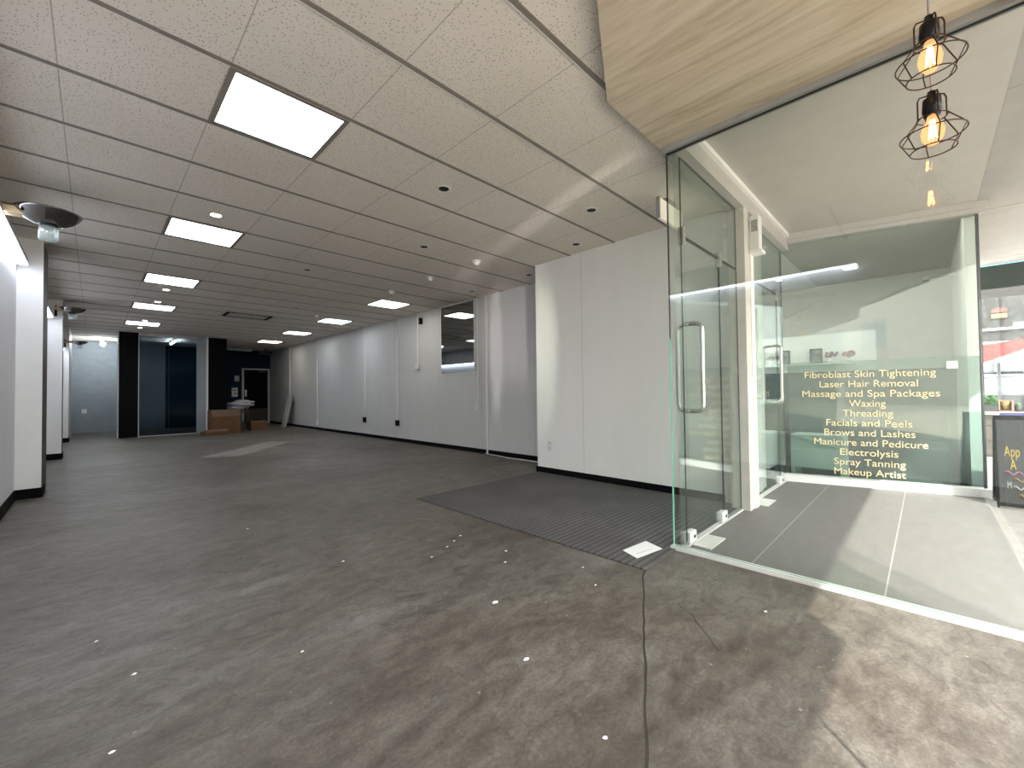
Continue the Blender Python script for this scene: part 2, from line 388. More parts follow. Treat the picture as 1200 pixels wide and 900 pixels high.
# ceiling: tile field with exposed grid
bm = BM(); prism(bm, [(-.75, FY), (FX+.01, FY), (FX+.01, 1.2), (4.9, 1.2), (4.9, 17.3), (-.75, 17.3)], H, H+.06)
ceil = struct('ceiling', bm, 'tile', label='suspended ceiling of square speckled acoustic tiles in a dark grid', cat='ceiling')
bm = BM()
for k in range(-4, 25):
    y = 2.376 + .6*k
    xe = FX if y < 1.2 else 4.62
    bx(bm, -.56, xe, y-.013, y+.013, H-.004, H+.001, 0)
    bx(bm, -.56, xe, y+.013, y+.019, H-.005, H+.001, 1)
obj('ceiling_grid', bm, ['grid', 'gridlip'], ceil)

# left wall, piers
struct('wall_left', B1(-.75, -.55, FY, 17.3, 0, H), 'wall_left', label='white panelled left wall lit by a tube light', cat='wall')
struct('baseboard_left', B1(-.551, -.538, FY, 6.44, 0, .10), 'black', label='black skirting along the left wall', cat='skirting')
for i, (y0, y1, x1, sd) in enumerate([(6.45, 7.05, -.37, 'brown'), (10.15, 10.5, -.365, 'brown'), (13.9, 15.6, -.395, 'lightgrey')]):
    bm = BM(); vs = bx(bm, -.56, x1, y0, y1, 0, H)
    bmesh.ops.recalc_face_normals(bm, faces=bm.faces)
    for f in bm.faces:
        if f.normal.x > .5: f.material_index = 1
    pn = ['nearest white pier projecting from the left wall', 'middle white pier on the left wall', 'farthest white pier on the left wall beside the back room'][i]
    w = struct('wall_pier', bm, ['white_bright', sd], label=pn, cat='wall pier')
    obj('skirting', B1(-.555, x1+.012, y0-.012, y0+.3, 0, .10), 'black', w)
# right wall: near panel stands proud of the far one
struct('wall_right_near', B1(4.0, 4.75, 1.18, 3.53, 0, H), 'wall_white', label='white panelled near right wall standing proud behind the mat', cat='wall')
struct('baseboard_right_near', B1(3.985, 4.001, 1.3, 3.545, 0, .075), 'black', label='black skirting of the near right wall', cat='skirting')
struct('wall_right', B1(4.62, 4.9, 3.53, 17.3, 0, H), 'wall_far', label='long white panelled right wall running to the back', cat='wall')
struct('baseboard_right', B1(4.606, 4.621, 3.53, 17.2, 0, .07), 'black', label='black skirting along the long right wall', cat='skirting')
# back
struct('wall_back', B1(2.6, 4.9, 17.2, 17.35, 0, H), 'navy', label='dark navy back wall around the black door', cat='wall')
struct('wall_back_left', B1(-.75, .85, 17.2, 17.35, 0, H), 'bluegrey', label='pale blue grey end wall of the back left room', cat='wall')
struct('wall_back_room', B1(1.62, 2.6, 17.2, 17.35, 0, H), 'navy', label='dark end wall of the glazed back room', cat='wall')
struct('wall_back_pale', B1(.85, 1.62, 17.2, 17.35, 0, H), 'bluegrey', label='paler left half of the end wall behind the glazing', cat='wall')
struct('wall_divider_left', B1(.80, .86, 14.5, 17.2, 0, H), 'bluegrey', label='divider between back left room and glazed room', cat='wall')
bm = BM(); bx(bm, 2.62, 2.68, 14.5, 17.2, 0, H)
struct('wall_divider_right', bm, 'navy', label='dark side wall of the glazed back room', cat='wall')
struct('wall_column_left', B1(.44, .80, 14.1, 14.5, 0, H), 'black', label='black column left of the glazed back room', cat='column')
struct('wall_column_right', B1(2.245, 2.68, 14.1, 14.5, 0, H), 'black', label='black column behind the cardboard boxes', cat='column')
struct('trim_1', B1(.425, .44, 14.08, 14.5, 0, H), 'lightgrey', label='pale edge strip on the left black column', cat='trim')
struct('trim_2', B1(.80, .815, 14.08, 14.12, 0, H), 'lightgrey', label='pale strip between black column and glazing', cat='trim')
struct('trim_3', B1(2.195, 2.24, 14.06, 14.12, 0, H), 'white', label='white upright strip left of the right black column', cat='trim')
struct('wall_pale_return', B1(1.99, 2.195, 14.12, 14.2, 0, H), 'bluegrey', label='narrow blue grey wall beside the dark glazing', cat='wall')
w = snode('window_1', 'dark floor to ceiling glazing of the back room', 'glass partition')
obj('pane', B1(.815, 1.99, 14.14, 14.15, .02, H-.06), 'darkglass', w)
bm = BM(); bx(bm, .815, 1.99, 14.12, 14.17, 0, .02); bx(bm, .815, 1.99, 14.12, 14.17, H-.06, H)
obj('frame', bm, 'beige', w)
obj('glass_joint', B1(1.40, 1.404, 14.135, 14.155, .02, H-.06), 'darkgrey', w)
# door in the back wall
d = snode('door_1', 'black back door with pale frame in the corner', 'door')
obj('leaf', B1(3.77, 4.52, 17.17, 17.2, 0, 1.93), 'black', d)
bm = BM(); bx(bm, 3.70, 3.77, 17.14, 17.2, 0, 1.99); bx(bm, 4.52, 4.59, 17.14, 17.2, 0, 1.99); bx(bm, 3.70, 4.59, 17.14, 17.2, 1.93, 1.99)
obj('frame', bm, 'lightgrey', d)
obj('handle', B1(3.80, 3.85, 17.13, 17.17, .98, 1.22), 'steel', d, bevel=.006)
obj('door_closer', B1(4.2, 4.45, 17.12, 17.17, 1.84, 1.90), 'darkgrey', d, bevel=.01)
obj('kick_panel', B1(3.80, 4.50, 17.165, 17.171, .1, .55), 'brown', d)

# ------------------------------------------------------------------ porch: glass, headers, doors
soff = BM()
k = .535; zs = 2.60
poly = [(FX+.035, FY), (FX+.035, 1.205), (1.98, 1.205), (-.55, 1.205-k*2.53), (-.55, FY)]
prism(soff, poly, zs, zs+.018)
struct('ceiling_plywood', soff, 'ply', label='pale plywood soffit with a diagonal cut edge above the entrance', cat='soffit')
# side glazing along X = FX
w = snode('window_2', 'tall frameless glass panel beside the porch', 'glass panel')
bm = BM(); pane_box(bm, FX-.005, FX+.005, -.09, 1.172, .022, 2.585)
bmesh.ops.delete(bm, geom=[f for f in bm.faces if f.calc_center_median().y < -.08], context='FACES_ONLY')
obj('pane', bm, ['glass', 'edge'], w)
bm = BM(); vs = bx(bm, FX-.005, FX+.005, FY, -.09, .022, 2.585)
bmesh.ops.delete(bm, geom=[f for f in bm.faces if f.calc_center_median().y > -.10], context='FACES_ONLY')
obj('pane', bm, 'glassb', w)
bm = BM(); bx(bm, FX-.03, FX+.045, FY, 1.185, 0, .012); bx(bm, FX-.022, FX-.006, FY, 1.185, .012, .022); bx(bm, FX+.006, FX+.022, FY, 1.185, .012, .022)
obj('floor_track', bm, 'alu', w)
bm = BM(); bx(bm, FX-.03, FX-.006, FY, 1.185, 2.565, 2.60); bx(bm, FX+.006, FX+.03, FY, 1.185, 2.565, 2.60)
obj('head_channel', bm, 'grey', w)
bm = BM(); bx(bm, FX-.0062, FX+.0062, FY, 1.172, 2.557, 2.565); bx(bm, FX-.0062, FX+.0062, 1.168, 1.1735, 1.35, 2.56)  # head seal, plus an upright strip painting the dark reflection at the corner
obj('seal_and_dark_reflection', bm, 'seam', w)
obj('polished_edge', B1(FX-.0062, FX+.0062, 1.168, 1.1735, .022, 1.35), 'edge', w)
# street front glass behind the camera
w = snode('window_3', 'shop front glazing facing the street', 'shop window')
obj('pane', B1(-.55, FX, FY-.005, FY+.005, .05, 2.6), 'clear', w)
bm = BM(); bx(bm, -.55, FX, FY-.03, FY+.03, 0, .05); bx(bm, -.55, FX, FY-.03, FY+.03, 2.55, H)
obj('frame', bm, 'alu', w)
obj('mullion', B1(.950, .958, FY-.006, FY+.006, .05, 2.55), 'alu', w)

DY = 1.13
RC = 2.73                                                   # porch ceiling
struct('ceiling_porch', B1(FX+.03, 9.1, FY, 1.25, RC, RC+.05), 'porchceil', label='flat white ceiling over the recessed porch', cat='ceiling')
struct('wall_header_doors', B1(FX+.01, 5.47, 1.06, 1.20, 2.565, RC), 'offwhite', label='white beam above the two glass entry doors', cat='beam')
struct('trim_4', B1(FX+.01, 5.47, 1.035, 1.06, 2.69, RC), 'white_bright', label='thin white moulding on top of the door beam', cat='trim')
bm = BM(); bx(bm, 3.87, 4.0, 1.06, 1.2, 0, 2.565, 0); bx(bm, 4.0, 4.085, 1.05, 1.19, 0, 2.2, 1)
struct('wall_post', bm, ['beige', 'white_bright'], label='white post between the two glass entry doors', cat='post')
# entry door (ours)
def glass_door(nm, label, xa, xb, x_end, hx):
    d = snode(nm, label, 'glass door')
    bm = BM(); pane_box(bm, xa, xb, DY-.005, DY+.005, .03, 2.035); obj('leaf', bm, ['glassd', 'seam'], d)
    bm = BM(); pane_box(bm, xa, x_end, DY-.005, DY+.005, 2.045, 2.565); obj('overpanel', bm, ['glassd', 'seam'], d)
    bm = BM(); pane_box(bm, xb+.006, x_end, DY-.005, DY+.005, .012, 2.035); obj('side_panel', bm, ['glassd', 'seam'], d)
    bm = BM(); bx(bm, xa, xb, DY-.0065, DY+.0065, 2.033, 2.047); obj('transom_seal', bm, 'seam', d)
    bm = BM()
    for z in (2.0, ): bx(bm, xb-.02, xb+.03, DY-.02, DY+.02, z-.03, z+.09)
    bx(bm, xa, xa+.035, DY-.02, DY+.02, 1.98, 2.10)
    obj('top_patch', bm, 'steel', d, bevel=.003)
    for nx in (xa+.0, xb-.09):
        h = obj('bottom_patch', B1(nx, nx+.11, DY-.022, DY+.022, .015, .085), 'white_metal', d, bevel=.004)
        bm = BM(); tube(bm, [(nx+.07, DY-.028, .05), (nx+.07, DY+.028, .05)], .012, 12); obj('bolt', bm, 'darkgrey', h)
    obj('floor_plate', B1(xa+.03, xa+.30, DY-.14, DY+.09, 0, .006), 'alu', d)
    for sgn in (-1, 1):
        bm = BM(); z0, z1, R = .875, 1.465, .045; yy = DY+sgn*.082; y0 = DY+sgn*.0
        pts = [(hx, y0, z0)]
        for a in range(0, 91, 15):
            A = math.radians(a); pts.append((hx, yy-sgn*R+sgn*R*math.sin(A), z0+R-R*math.cos(A)))
        for a in range(0, 91, 15):
            A = math.radians(a); pts.append((hx, yy-sgn*R+sgn*R*math.cos(A), z1-R+R*math.sin(A)))
        pts.append((hx, y0, z1))
        tube(bm, pts, .0145, 12); obj('pull_handle', bm, 'steel', d)
    return d
glass_door('door_2', 'frameless glass entry door with steel pull handles behind the glass panel', 2.74, 3.44, 3.868, 2.85)
bm = BM(); pane_box(bm, 2.648, 2.735, DY-.005, DY+.005, .012, 2.565)
struct('window_4', bm, ['glassd', 'glassd'], label='narrow glass strip at the corner left of the entry door', cat='glass panel')
glass_door('door_3', 'frameless glass door of the neighbouring salon right of the white post', 4.09, 5.20, 5.44, 4.98)
struct('trim_5', B1(4.085, 5.45, DY-.02, DY+.02, 0, .012), 'alu', label='metal threshold under the salon door', cat='trim')
struct('trim_6', B1(2.66, 3.87, DY-.02, DY+.02, 0, .010), 'alu', label='metal threshold under the shop entry door', cat='trim')

# salon window: slightly skewed line from (5.45,1.15) to (5.81,-.37)
SA, SB = Vector((5.45, 1.15, 0)), Vector((5.812, -.375, 0))
sd = (SB-SA); SL = sd.length; sd.normalize(); sn = Vector((sd.y, -sd.x, 0))       # sn points to the porch (-X)
if sn.x > 0: sn = -sn
SX = Matrix(((sd.x, -sn.x, 0, SA.x), (sd.y, -sn.y, 0, SA.y), (0, 0, 1, 0), (0, 0, 0, 1)))   # local x along the glass, y into the salon
w = snode('window_5', 'salon shop window with frosted lower half and gold lettering', 'shop window')
bm = BM(); pane_box(bm, 0, SL, 0, .01, .075, 2.63, SX); obj('pane', bm, ['glasss', 'seam'], w)
film = obj('frosted_film', B1(.06, SL-.01, .013, .0135, .085, 1.305, xf=SX), 'film', w)
bm = BM(); bx(bm, -.02, SL+.02, -.055, .06, 0, .075, xf=SX); obj('sill', bm, 'white_bright', w)
bm = BM(); bx(bm, -.02, SL+.04, -.05, .06, 2.63, RC, xf=SX); bx(bm, -.02, SL+.06, -.075, .08, RC-.06, RC-.001, xf=SX); obj('header', bm, 'offwhite', w)
obj('corner_seal', B1(SL-.012, SL+.006, -.006, .016, .075, 2.63, xf=SX), 'seam', w)
lines = [("Fibroblast Skin Tightening", 1.04), ("Laser Hair Removal", .78), ("Massage and Spa Packages", 1.09), ("Waxing", .29), ("Threading", .40),
         ("Facials and Peels", .68), ("Brows and Lashes", .72), ("Manicure and Pedicure", .90), ("Electrolysis", .46), ("Spray Tanning", .565), ("Makeup Artist", .565)]
# letters stand upright on the outer face: text x runs along the glass, text y goes up
TM = Matrix(((sd.x, 0, -sn.x, 0), (sd.y, 0, -sn.y, 0), (0, 1, 0, 0), (0, 0, 0, 1)))
for i, (s, wd) in enumerate(lines):
    p = SA + sd*(.735 if i not in (0,) else .735) + sn*.003
    mt = Matrix.Translation((p.x, p.y, 1.160 - i*.1018)) @ TM
    text_mesh('lettering', s, .098, wd, 'gold', mt, w)
obj('notice', B1(SL-.24, SL-.16, -.003, -.001, 1.19, 1.265, xf=SX), 'lightgrey', w)
# salon shell
struct('wall_salon_back', B1(8.6, 8.7, -.3, 4.6, 0, 2.8), 'white', label='plain back wall inside the salon', cat='wall')
struct('wall_salon_end', B1(4.95, 8.7, 4.5, 4.6, 0, 2.8), 'white', label='end wall inside the salon', cat='wall')
struct('wall_party', B1(4.76, 4.95, 1.2, 4.6, 0, 2.8), 'white', label='party wall between shop and salon', cat='wall')
struct('ceiling_salon', B1(4.76, 8.7, 1.25, 4.6, 2.72, 2.8), 'white', label='white ceiling inside the salon', cat='ceiling')
struct('floor_salon', B1(4.75, 8.7, 1.16, 4.6, -.12, 0), 'darkgrey', label='dark floor inside the salon', cat='floor')
prf = BM(); prism(prf, [(5.56, 1.16), (5.95, FY), (8.7, FY), (8.7, 1.16)], -.11, 0.001)
struct('floor_salon_front', prf, 'darkgrey', label='dark floor behind the salon window', cat='floor')
struct('wall_salon_sun_block', B1(5.95, 8.7, FY, FY+.08, 0, RC), 'white', label='added plain wall keeping the sun out of the salon', cat='wall')  # solid wall added across the salon street side to stop the sun
struct('wall_salon_partition', B1(7.05, 7.1, .44, 2.6, 0, 1.76), 'white_bright', label='white half height partition inside the salon', cat='wall')
# ------------------------------------------------------------------ salon contents
for (x, y, sz, m_, lab) in ((7.5, .72, .07, 'salonglow', 'small bright ceiling light inside the salon seen through its window'), (6.2, 3.4, .45, 'salonglow', 'added unseen glowing panel brightening the salon')):  # the second one is added out of view to brighten the salon
    t = thing('salon_lamp_or_fill', lab, 'ceiling light', (x, y, RC if y < 1.25 else 2.72))
    obj('frame', B1(-sz-.02, sz+.02, -sz-.02, sz+.02, -.02, 0), 'white', t); obj('diffuser', B1(-sz, sz, -sz, sz, -.024, -.02), m_, t)
t = thing('added_fill_strip', 'added hidden fill strip inside the head of the salon window', 'ceiling light', (0, 0, RC))  # unseen strip added so the table behind the film is lit
obj('body', B1(.15, 1.35, .10, .24, -.02, 0, xf=SX), 'white', t); obj('diffuser', B1(.17, 1.33, .11, .23, -.026, -.02, xf=SX), 'salonglow', t)
t = thing('added_dark_counter', 'added dark counter darkening the view behind the salon lettering', 'counter', (6.9, 0, 0))  # put in so the salon behind the film reads dark
obj('front', B1(0, .08, -.25, 2.4, 0, 1.2), 'counter', t); obj('top', B1(-.05, .12, -.25, 2.4, 1.2, 1.24), 'darkgrey', t)
t = thing('side_table', 'white low table inside the salon window with two legs', 'table', (5.72, .90, 0))
bm = BM(); bx(bm, -.06, .26, -.27, .22, .13, .50); obj('cabinet_body', bm, 'white_bright', t, bevel=.01)
for (a, b) in ((-.06, -.27), (-.06, .18), (.22, -.27), (.22, .18)):
    obj('leg', B1(a, a+.04, b, b+.04, 0, .13), 'white_bright', t)
t = thing('bench_cabinet', 'white cabinet behind the salon door', 'cabinet', (5.75, 1.52, 0))
obj('cabinet_body', B1(-.15, .25, -.2, .14, .08, .50), 'white_bright', t, bevel=.01); obj('plinth', B1(-.12, .22, -.17, .12, 0, .08), 'black', t)
t = thing('sofa', 'dark sofa low behind the salon lettering', 'sofa', (6.35, .02, 0))
obj('seat', B1(-.35, .35, -.2, .5, .0, .42), 'sofa', t, bevel=.04); obj('backrest', B1(.2, .42, -.2, .5, .38, .82), 'sofa', t, bevel=.05)
obj('armrest', B1(-.35, .35, .46, .60, .0, .58), 'sofa', t, bevel=.03)
t = thing('wall_shelf', 'pale salon shelf carrying framed pictures', 'shelf', (7.02, 1.26, 1.36))
obj('board', B1(-.12, .03, -.62, .42, -.02, 0), 'white', t)
def frame(y, w_, h_, label, px):
    t = thing('picture_frame', label, 'picture', (px, y, 1.36), group='framed pictures on the salon shelf')
    bm = BM(); bx(bm, -.01, .01, -w_/2, w_/2, 0, .02); bx(bm, -.01, .01, -w_/2, w_/2, h_-.02, h_); bx(bm, -.01, .01, -w_/2, -w_/2+.02, 0, h_); bx(bm, -.01, .01, w_/2-.02, w_/2, 0, h_)
    obj('frame_rim', bm, 'darkgrey', t); obj('print', B1(-.004, .006, -w_/2+.01, w_/2-.01, .01, h_-.01), 'picture', t)
frame(1.44, .17, .20, 'dark framed picture next to the salon door handle', 6.95)
frame(1.055, .14, .20, 'small square framed picture right of the darker one', 6.95)
for y, lab in ((.90, 'clump of dusky pink flowers beside the small salon picture'), (.70, 'dusky flower bunch at the right end of the salon shelf')):
    t = thing('flower_vase', lab, 'flowers', (6.95, y, 1.36), group='flowers on the salon shelf')
    bm = BM(); lathe(bm, [(0, 0), (.03, 0), (.04, .03), (.025, .06), (.03, .07)], 16); obj('vase', bm, 'white_bright', t)
    bm = BM()
    for q in range(26):
        a, r_ = random.uniform(0, 2*PI), random.uniform(.01, .075)
        bmesh.ops.create_icosphere(bm, subdivisions=1, radius=random.uniform(.014, .024), matrix=Matrix.Translation((math.cos(a)*r_*.7, math.sin(a)*r_, .09+random.uniform(-.02, .05))))
    obj('blooms', bm, 'flower', t)
t = thing('potted_plant', 'leafy salon plant beside the steel door handle', 'plant', (6.5, 1.78, 0))
bm = BM(); lathe(bm, [(0, 0), (.13, 0), (.17, .55), (.15, .55), (.14, .5), (0, .5)], 24); obj('pot', bm, 'soil', t)
bm = BM()
for q in range(70):
    a, r_ = random.uniform(0, 2*PI), random.uniform(.05, .26); z = .6+random.uniform(0, .5)
    m_ = Matrix.Translation((math.cos(a)*r_, math.sin(a)*r_, z)) @ Matrix.Rotation(a, 4, 'Z') @ Matrix.Rotation(random.uniform(-.8, .8), 4, 'Y') @ Matrix.Diagonal((.075, .028, .004, 1))
    bmesh.ops.create_icosphere(bm, subdivisions=1, radius=1, matrix=m_)
obj('foliage', bm, 'leaf', t)
obj('stem', B1(-.01, .01, -.01, .01, .45, .85), 'brown', t)
t = thing('wall_mounted_camera', 'small pale camera on a bracket high inside the salon', 'camera', (7.6, -0.03, 2.42))
bm = BM(); bx(bm, -.09, .05, -.03, .03, -.03, .03); obj('camera_body', bm, 'white', t, bevel=.01)
obj('bracket', B1(-.02, .02, -.27, .0, .0, .025), 'white', t)

# ------------------------------------------------------------------ ceiling fittings
def light_panel(x, y, label, mat, proto=None):
    if proto: return dup(proto, (x, y, H), label)
    t = thing('light_panel', label, 'ceiling light', (x, y, H), group='square light panels set in the ceiling grid')
    bm = BM()
    for a, b, c, d_ in ((-.3, .3, -.287, -.262), (-.3, .3, .262, .281), (-.3, -.272, -.287, .281), (.272, .3, -.287, .281)): bx(bm, a, b, c, d_, -.006, .0)
    obj('frame', bm, 'grid', t)
    obj('diffuser', B1(-.272, .272, -.262, .262, -.004, .0), mat, t)
    return t
def gc(k, i): return (-.1325+.6*(i+.5), 2.376+.6*(k+.5))
pl = ['big nearest light panel at upper left', 'second light panel of the left row', 'third light panel of the left row', 'fourth light panel of the left row', 'farthest light panel of the left row']
p0 = None
for kk, lab in zip((0, 4, 8, 12, 16), pl):
    q = light_panel(*gc(kk, 1), lab + ' in the ceiling', 'panel', p0); p0 = p0 or q
pr = ['warm nearest light panel of the right row', 'second light panel of the right row', 'third light panel of the right row', 'farthest light panel of the right row above the back door']
q0 = None
for n_, (kk, lab) in enumerate(zip((7, 11, 15, 19), pr)):
    if n_ in (0, 3): light_panel(*gc(kk, 6), lab, 'panelw')
    else:
        q = light_panel(*gc(kk, 6), lab, 'panel', q0); q0 = q0 or q
def downlight(x, y, label, on, proto=None):
    if proto: return dup(proto, (x, y, H), label)
    t = thing('downlight', label, 'downlight', (x, y, H), group='lit downlights' if on else 'unlit downlights')
    bm = BM(); lathe(bm, [(.040, -.002), (.043, -.006), (.056, -.005), (.058, 0)], 28); obj('trim_ring', bm, 'white_metal', t)
    bm = BM(); lathe(bm, [(0, -.003), (.042, -.003)], 24); obj('lamp', bm, 'down' if on else 'groove', t)
    return t
pd = None
for (x, y), lab in zip([(.767, 4.485), (.772, 8.15), (.77, 9.30), (.768, 11.75), (.764, 13.05)],
                       ['lit downlight just in front of the second left light panel', 'lit downlight just behind the third left light panel', 'lit downlight in front of the fourth left light panel', 'lit downlight in front of the farthest left light panel', 'lit downlight behind the farthest left light panel']):
    q = downlight(x, y, lab, True, pd); pd = pd or q
pd = None
for (x, y), lab in zip([(1.952, 2.678), (3.737, 2.695), (3.133, 2.087), (2.571, 3.901), (4.241, 3.858), (4.246, 5.097), (1.948, 5.657), (2.675, 8.3)],
                       ['dark unlit downlight right of the big near light panel', 'dark unlit downlight close to the near right wall top', 'unlit downlight nearest the glass corner', 'unlit downlight in mid ceiling before the dome sensors', 'unlit downlight in the recess beside the near right wall', 'unlit downlight above the dark wall mirror', 'unlit downlight left of mid ceiling behind the big panel', 'small unlit downlight right of the air conditioner']):
    q = downlight(x, y, lab, False, pd); pd = pd or q
ps = None
for (x, y), lab in zip([(3.32, 3.898), (3.315, 4.886), (3.314, 5.948), (3.198, 8.812)],
                       ['nearest white dome sensor on the ceiling', 'second white dome sensor on the ceiling', 'third white dome sensor before the warm light panel', 'farthest white dome sensor by the second right light panel']):
    if ps: dup(ps, (x, y, H), lab); continue
    ps = thing('ceiling_sensor', lab, 'sensor', (x, y, H), group='dome sensors on the ceiling')
    bm = BM(); lathe(bm, [(.055, 0), (.055, -.012), (.042, -.02)], 24); obj('base', bm, 'white_metal', ps)
    bm = BM(); lathe(bm, [(.042, -.02), (.038, -.04), (.022, -.052), (0, -.056)], 24); obj('dome', bm, 'white_bright', ps)
t = thing('air_conditioner', 'slim ceiling cassette air conditioner in mid room', 'air conditioner', (2.19, 9.66, H))
bm = BM(); bx(bm, -.46, .46, -.33, .33, -.022, 0); obj('grille_frame', bm, 'beige', t, bevel=.008)
bm = BM(); bx(bm, -.40, .40, -.27, -.20, -.026, -.02); bx(bm, -.40, .40, .20, .27, -.026, -.02); bx(bm, -.40, -.34, -.27, .27, -.026, -.02); bx(bm, .34, .40, -.27, .27, -.026, -.02); obj('air_slot', bm, 'black', t)
obj('intake_panel', B1(-.33, .33, -.19, .19, -.028, -.02), 'beige', t)
t = thing('exit_sign_box', 'cream sign box hanging under the ceiling by the glass corner', 'sign box', (3.27, 1.53, H))
obj('housing', B1(0, .45, -.014, .014, -.20, -.03), 'cream', t, bevel=.006)
obj('end_cap', B1(-.004, .004, -.017, .017, -.205, -.025), 'grey', t)
obj('mount', B1(.12, .30, -.02, .02, -.03, 0), 'grey', t)
t = thing('ceiling_batten_light', 'unlit tube batten under the ceiling before the black door', 'ceiling light', (3.45, 16.6, H))
obj('body', B1(-.5, .45, -.04, .04, -.05, 0), 'lightgrey', t); bm = BM(); tube(bm, [(-.48, 0, -.075), (.43, 0, -.075)], .018, 10); obj('tube', bm, 'white', t)
t = thing('ceiling_speaker', 'dark bracket speaker beside the unlit batten light', 'speaker', (4.25, 16.4, H))
obj('stem', B1(-.02, .02, -.02, .02, -.1, 0), 'darkgrey', t); obj('cabinet', B1(-.2, .2, -.1, .1, -.2, -.09), 'darkgrey', t, bevel=.02)
t = thing('bulb_holder', 'glowing bare bulb in the back left room', 'ceiling light', (.18, 16.2, H))
bm = BM(); lathe(bm, [(0, 0), (.05, 0), (.045, -.03), (.02, -.06), (.02, -.1)], 20); obj('base', bm, 'white', t)
bm = BM(); bmesh.ops.create_uvsphere(bm, u_segments=20, v_segments=12, radius=.05, matrix=Matrix.Translation((0, 0, -.145))); obj('bulb', bm, 'white_glow', t)
t = thing('ceiling_tube_light', 'lit tube light inside the dark glazed room', 'ceiling light', (1.62, 15.4, H))
obj('body', B1(-.03, .03, -.5, .5, -.04, 0), 'white', t)
bm = BM(); tube(bm, [(0, -.48, -.065), (0, .48, -.065)], .025, 10); obj('tube', bm, 'led_room', t)
t = thing('wall_tube_light', 'bright white tube light along the top of the left wall', 'wall light', (-.55, 0, 2.33))
obj('batten', B1(0, .085, .5, 6.35, .024, .07), 'grey', t)
obj('diffuser', B1(.006, .082, .5, 6.33, .012, .024), 'led', t)
t = thing('wall_tube_light', 'run of tube light on the left wall between the two nearer piers', 'wall light', (-.55, 0, 2.3))
obj('batten', B1(0, .085, 7.2, 10.0, .024, .07), 'grey', t)
obj('diffuser', B1(.006, .082, 7.2, 9.98, .012, .024), 'led', t)
t = thing('wall_tube_light', 'hidden run of tube light between the far piers, seen only in the dark mirror', 'wall light', (-.55, 0, 2.08))
obj('batten', B1(0, .085, 10.6, 13.8, .024, .07), 'grey', t)
obj('diffuser', B1(.006, .082, 10.6, 13.78, .012, .024), 'led', t)

# ------------------------------------------------------------------ left wall dish lamps
def dish_lamp(loc, label, sc, ax):
    t = thing('dish_wall_lamp', label, 'wall lamp', loc, group='dish lamps along the left wall')
    bm = BM(); lathe(bm, [(0, .075), (.10, .075), (.165, .066), (.178, .062), (.178, .056), (.170, .048), (.155, .026), (.125, -.002), (.085, -.022), (.05, -.030), (0, -.030)], 48)
    for v in bm.verts: v.co *= sc
    obj('dish', bm, 'chrome', t)
    bm = BM(); lathe(bm, [(0, -.02), (.052, -.02), (.053, -.034), (.046, -.044), (.04, -.048), (0, -.048)], 24)
    for v in bm.verts: v.co *= sc
    obj('collar', bm, 'blackm', t)
    bm = BM(); lathe(bm, [(.046, -.042), (.05, -.055), (.05, -.135), (.044, -.148), (0, -.152)], 48, flute=.05, nf=12)
    for v in bm.verts: v.co *= sc
    obj('jar', bm, 'jar', t)
    obj('arm', B1(ax, -.10, -.055, .055, .0, .05), 'timber', t, bevel=.004)
    obj('wall_bracket', B1(ax, ax+.03, -.045, .045, -.10, .07), 'blackm', t, bevel=.004)
    return t
dish_lamp((-.245, 4.7, 2.36), 'nearest chrome dish lamp with ribbed glass jar on the left wall', 1.03, -.305)
dish_lamp((-.25, 10.0, 2.44), 'dish lamp with glass jar in front of the middle pier', .9, -.20)
dish_lamp((-.225, 13.7, 2.25), 'farthest dish lamp with glass jar by the back room', .78, -.24)

# ------------------------------------------------------------------ pendant cage lamps
def cage_lamp(x, y, ztop, label, zc):
    t = thing('cage_pendant_lamp', label, 'pendant lamp', (x, y, ztop), group='cage pendants by the glass')
    bm = BM(); tube(bm, [(0, 0, zc-ztop), (0, 0, .0)], .0035, 8); obj('cord', bm, 'grey', t)
    bm = BM(); lathe(bm, [(0, 0), (.012, 0), (.014, -.02), (.026, -.028), (.028, -.075), (.024, -.08), (.024, -.092), (0, -.092)], 24); obj('socket', bm, 'blackm', t)
    bm = BM()
    for k_ in range(4):
        a = k_*PI/2+.4; cx, cy = math.cos(a), math.sin(a)
        tube(bm, [(cx*.012, cy*.012, -.012), (cx*.036, cy*.036, -.016), (cx*.042, cy*.042, -.03), (cx*.042, cy*.042, -.10)], .0028, 6)
    for k_ in range(6):
        a = k_*PI/3+.2; cx, cy = math.cos(a), math.sin(a)
        tube(bm, [(cx*.042, cy*.042, -.10), (cx*.092, cy*.092, -.165), (cx*.064, cy*.064, -.222)], .0022, 6)
    for r_, z_ in ((.042, -.10), (.092, -.165), (.064, -.222)):
        tube(bm, [(r_*math.cos(2*PI*q/36), r_*math.sin(2*PI*q/36), z_) for q in range(36)], .0024, 6, closed=True)
    obj('wire_cage', bm, 'copper', t)
    bm = BM(); lathe(bm, [(.013, -.09), (.016, -.105), (.030, -.135), (.034, -.155), (.030, -.18), (.016, -.20), (0, -.206)], 24); bl = obj('bulb', bm, 'bulb', t)
    bm = BM()
    for k_ in range(5):
        a = k_*2*PI/5
        tube(bm, [(math.cos(a)*.006, math.sin(a)*.006, -.11), (math.cos(a)*.012, math.sin(a)*.012, -.178)], .0016, 6)
    obj('filament', bm, 'filament', bl)
    return t
cage_lamp(2.105, -.037, 2.345, 'upper wire cage pendant lamp with glowing filament bulb', zs)
cage_lamp(2.235, -.040, 2.135, 'lower wire cage pendant lamp hanging on the longer cord', zs)

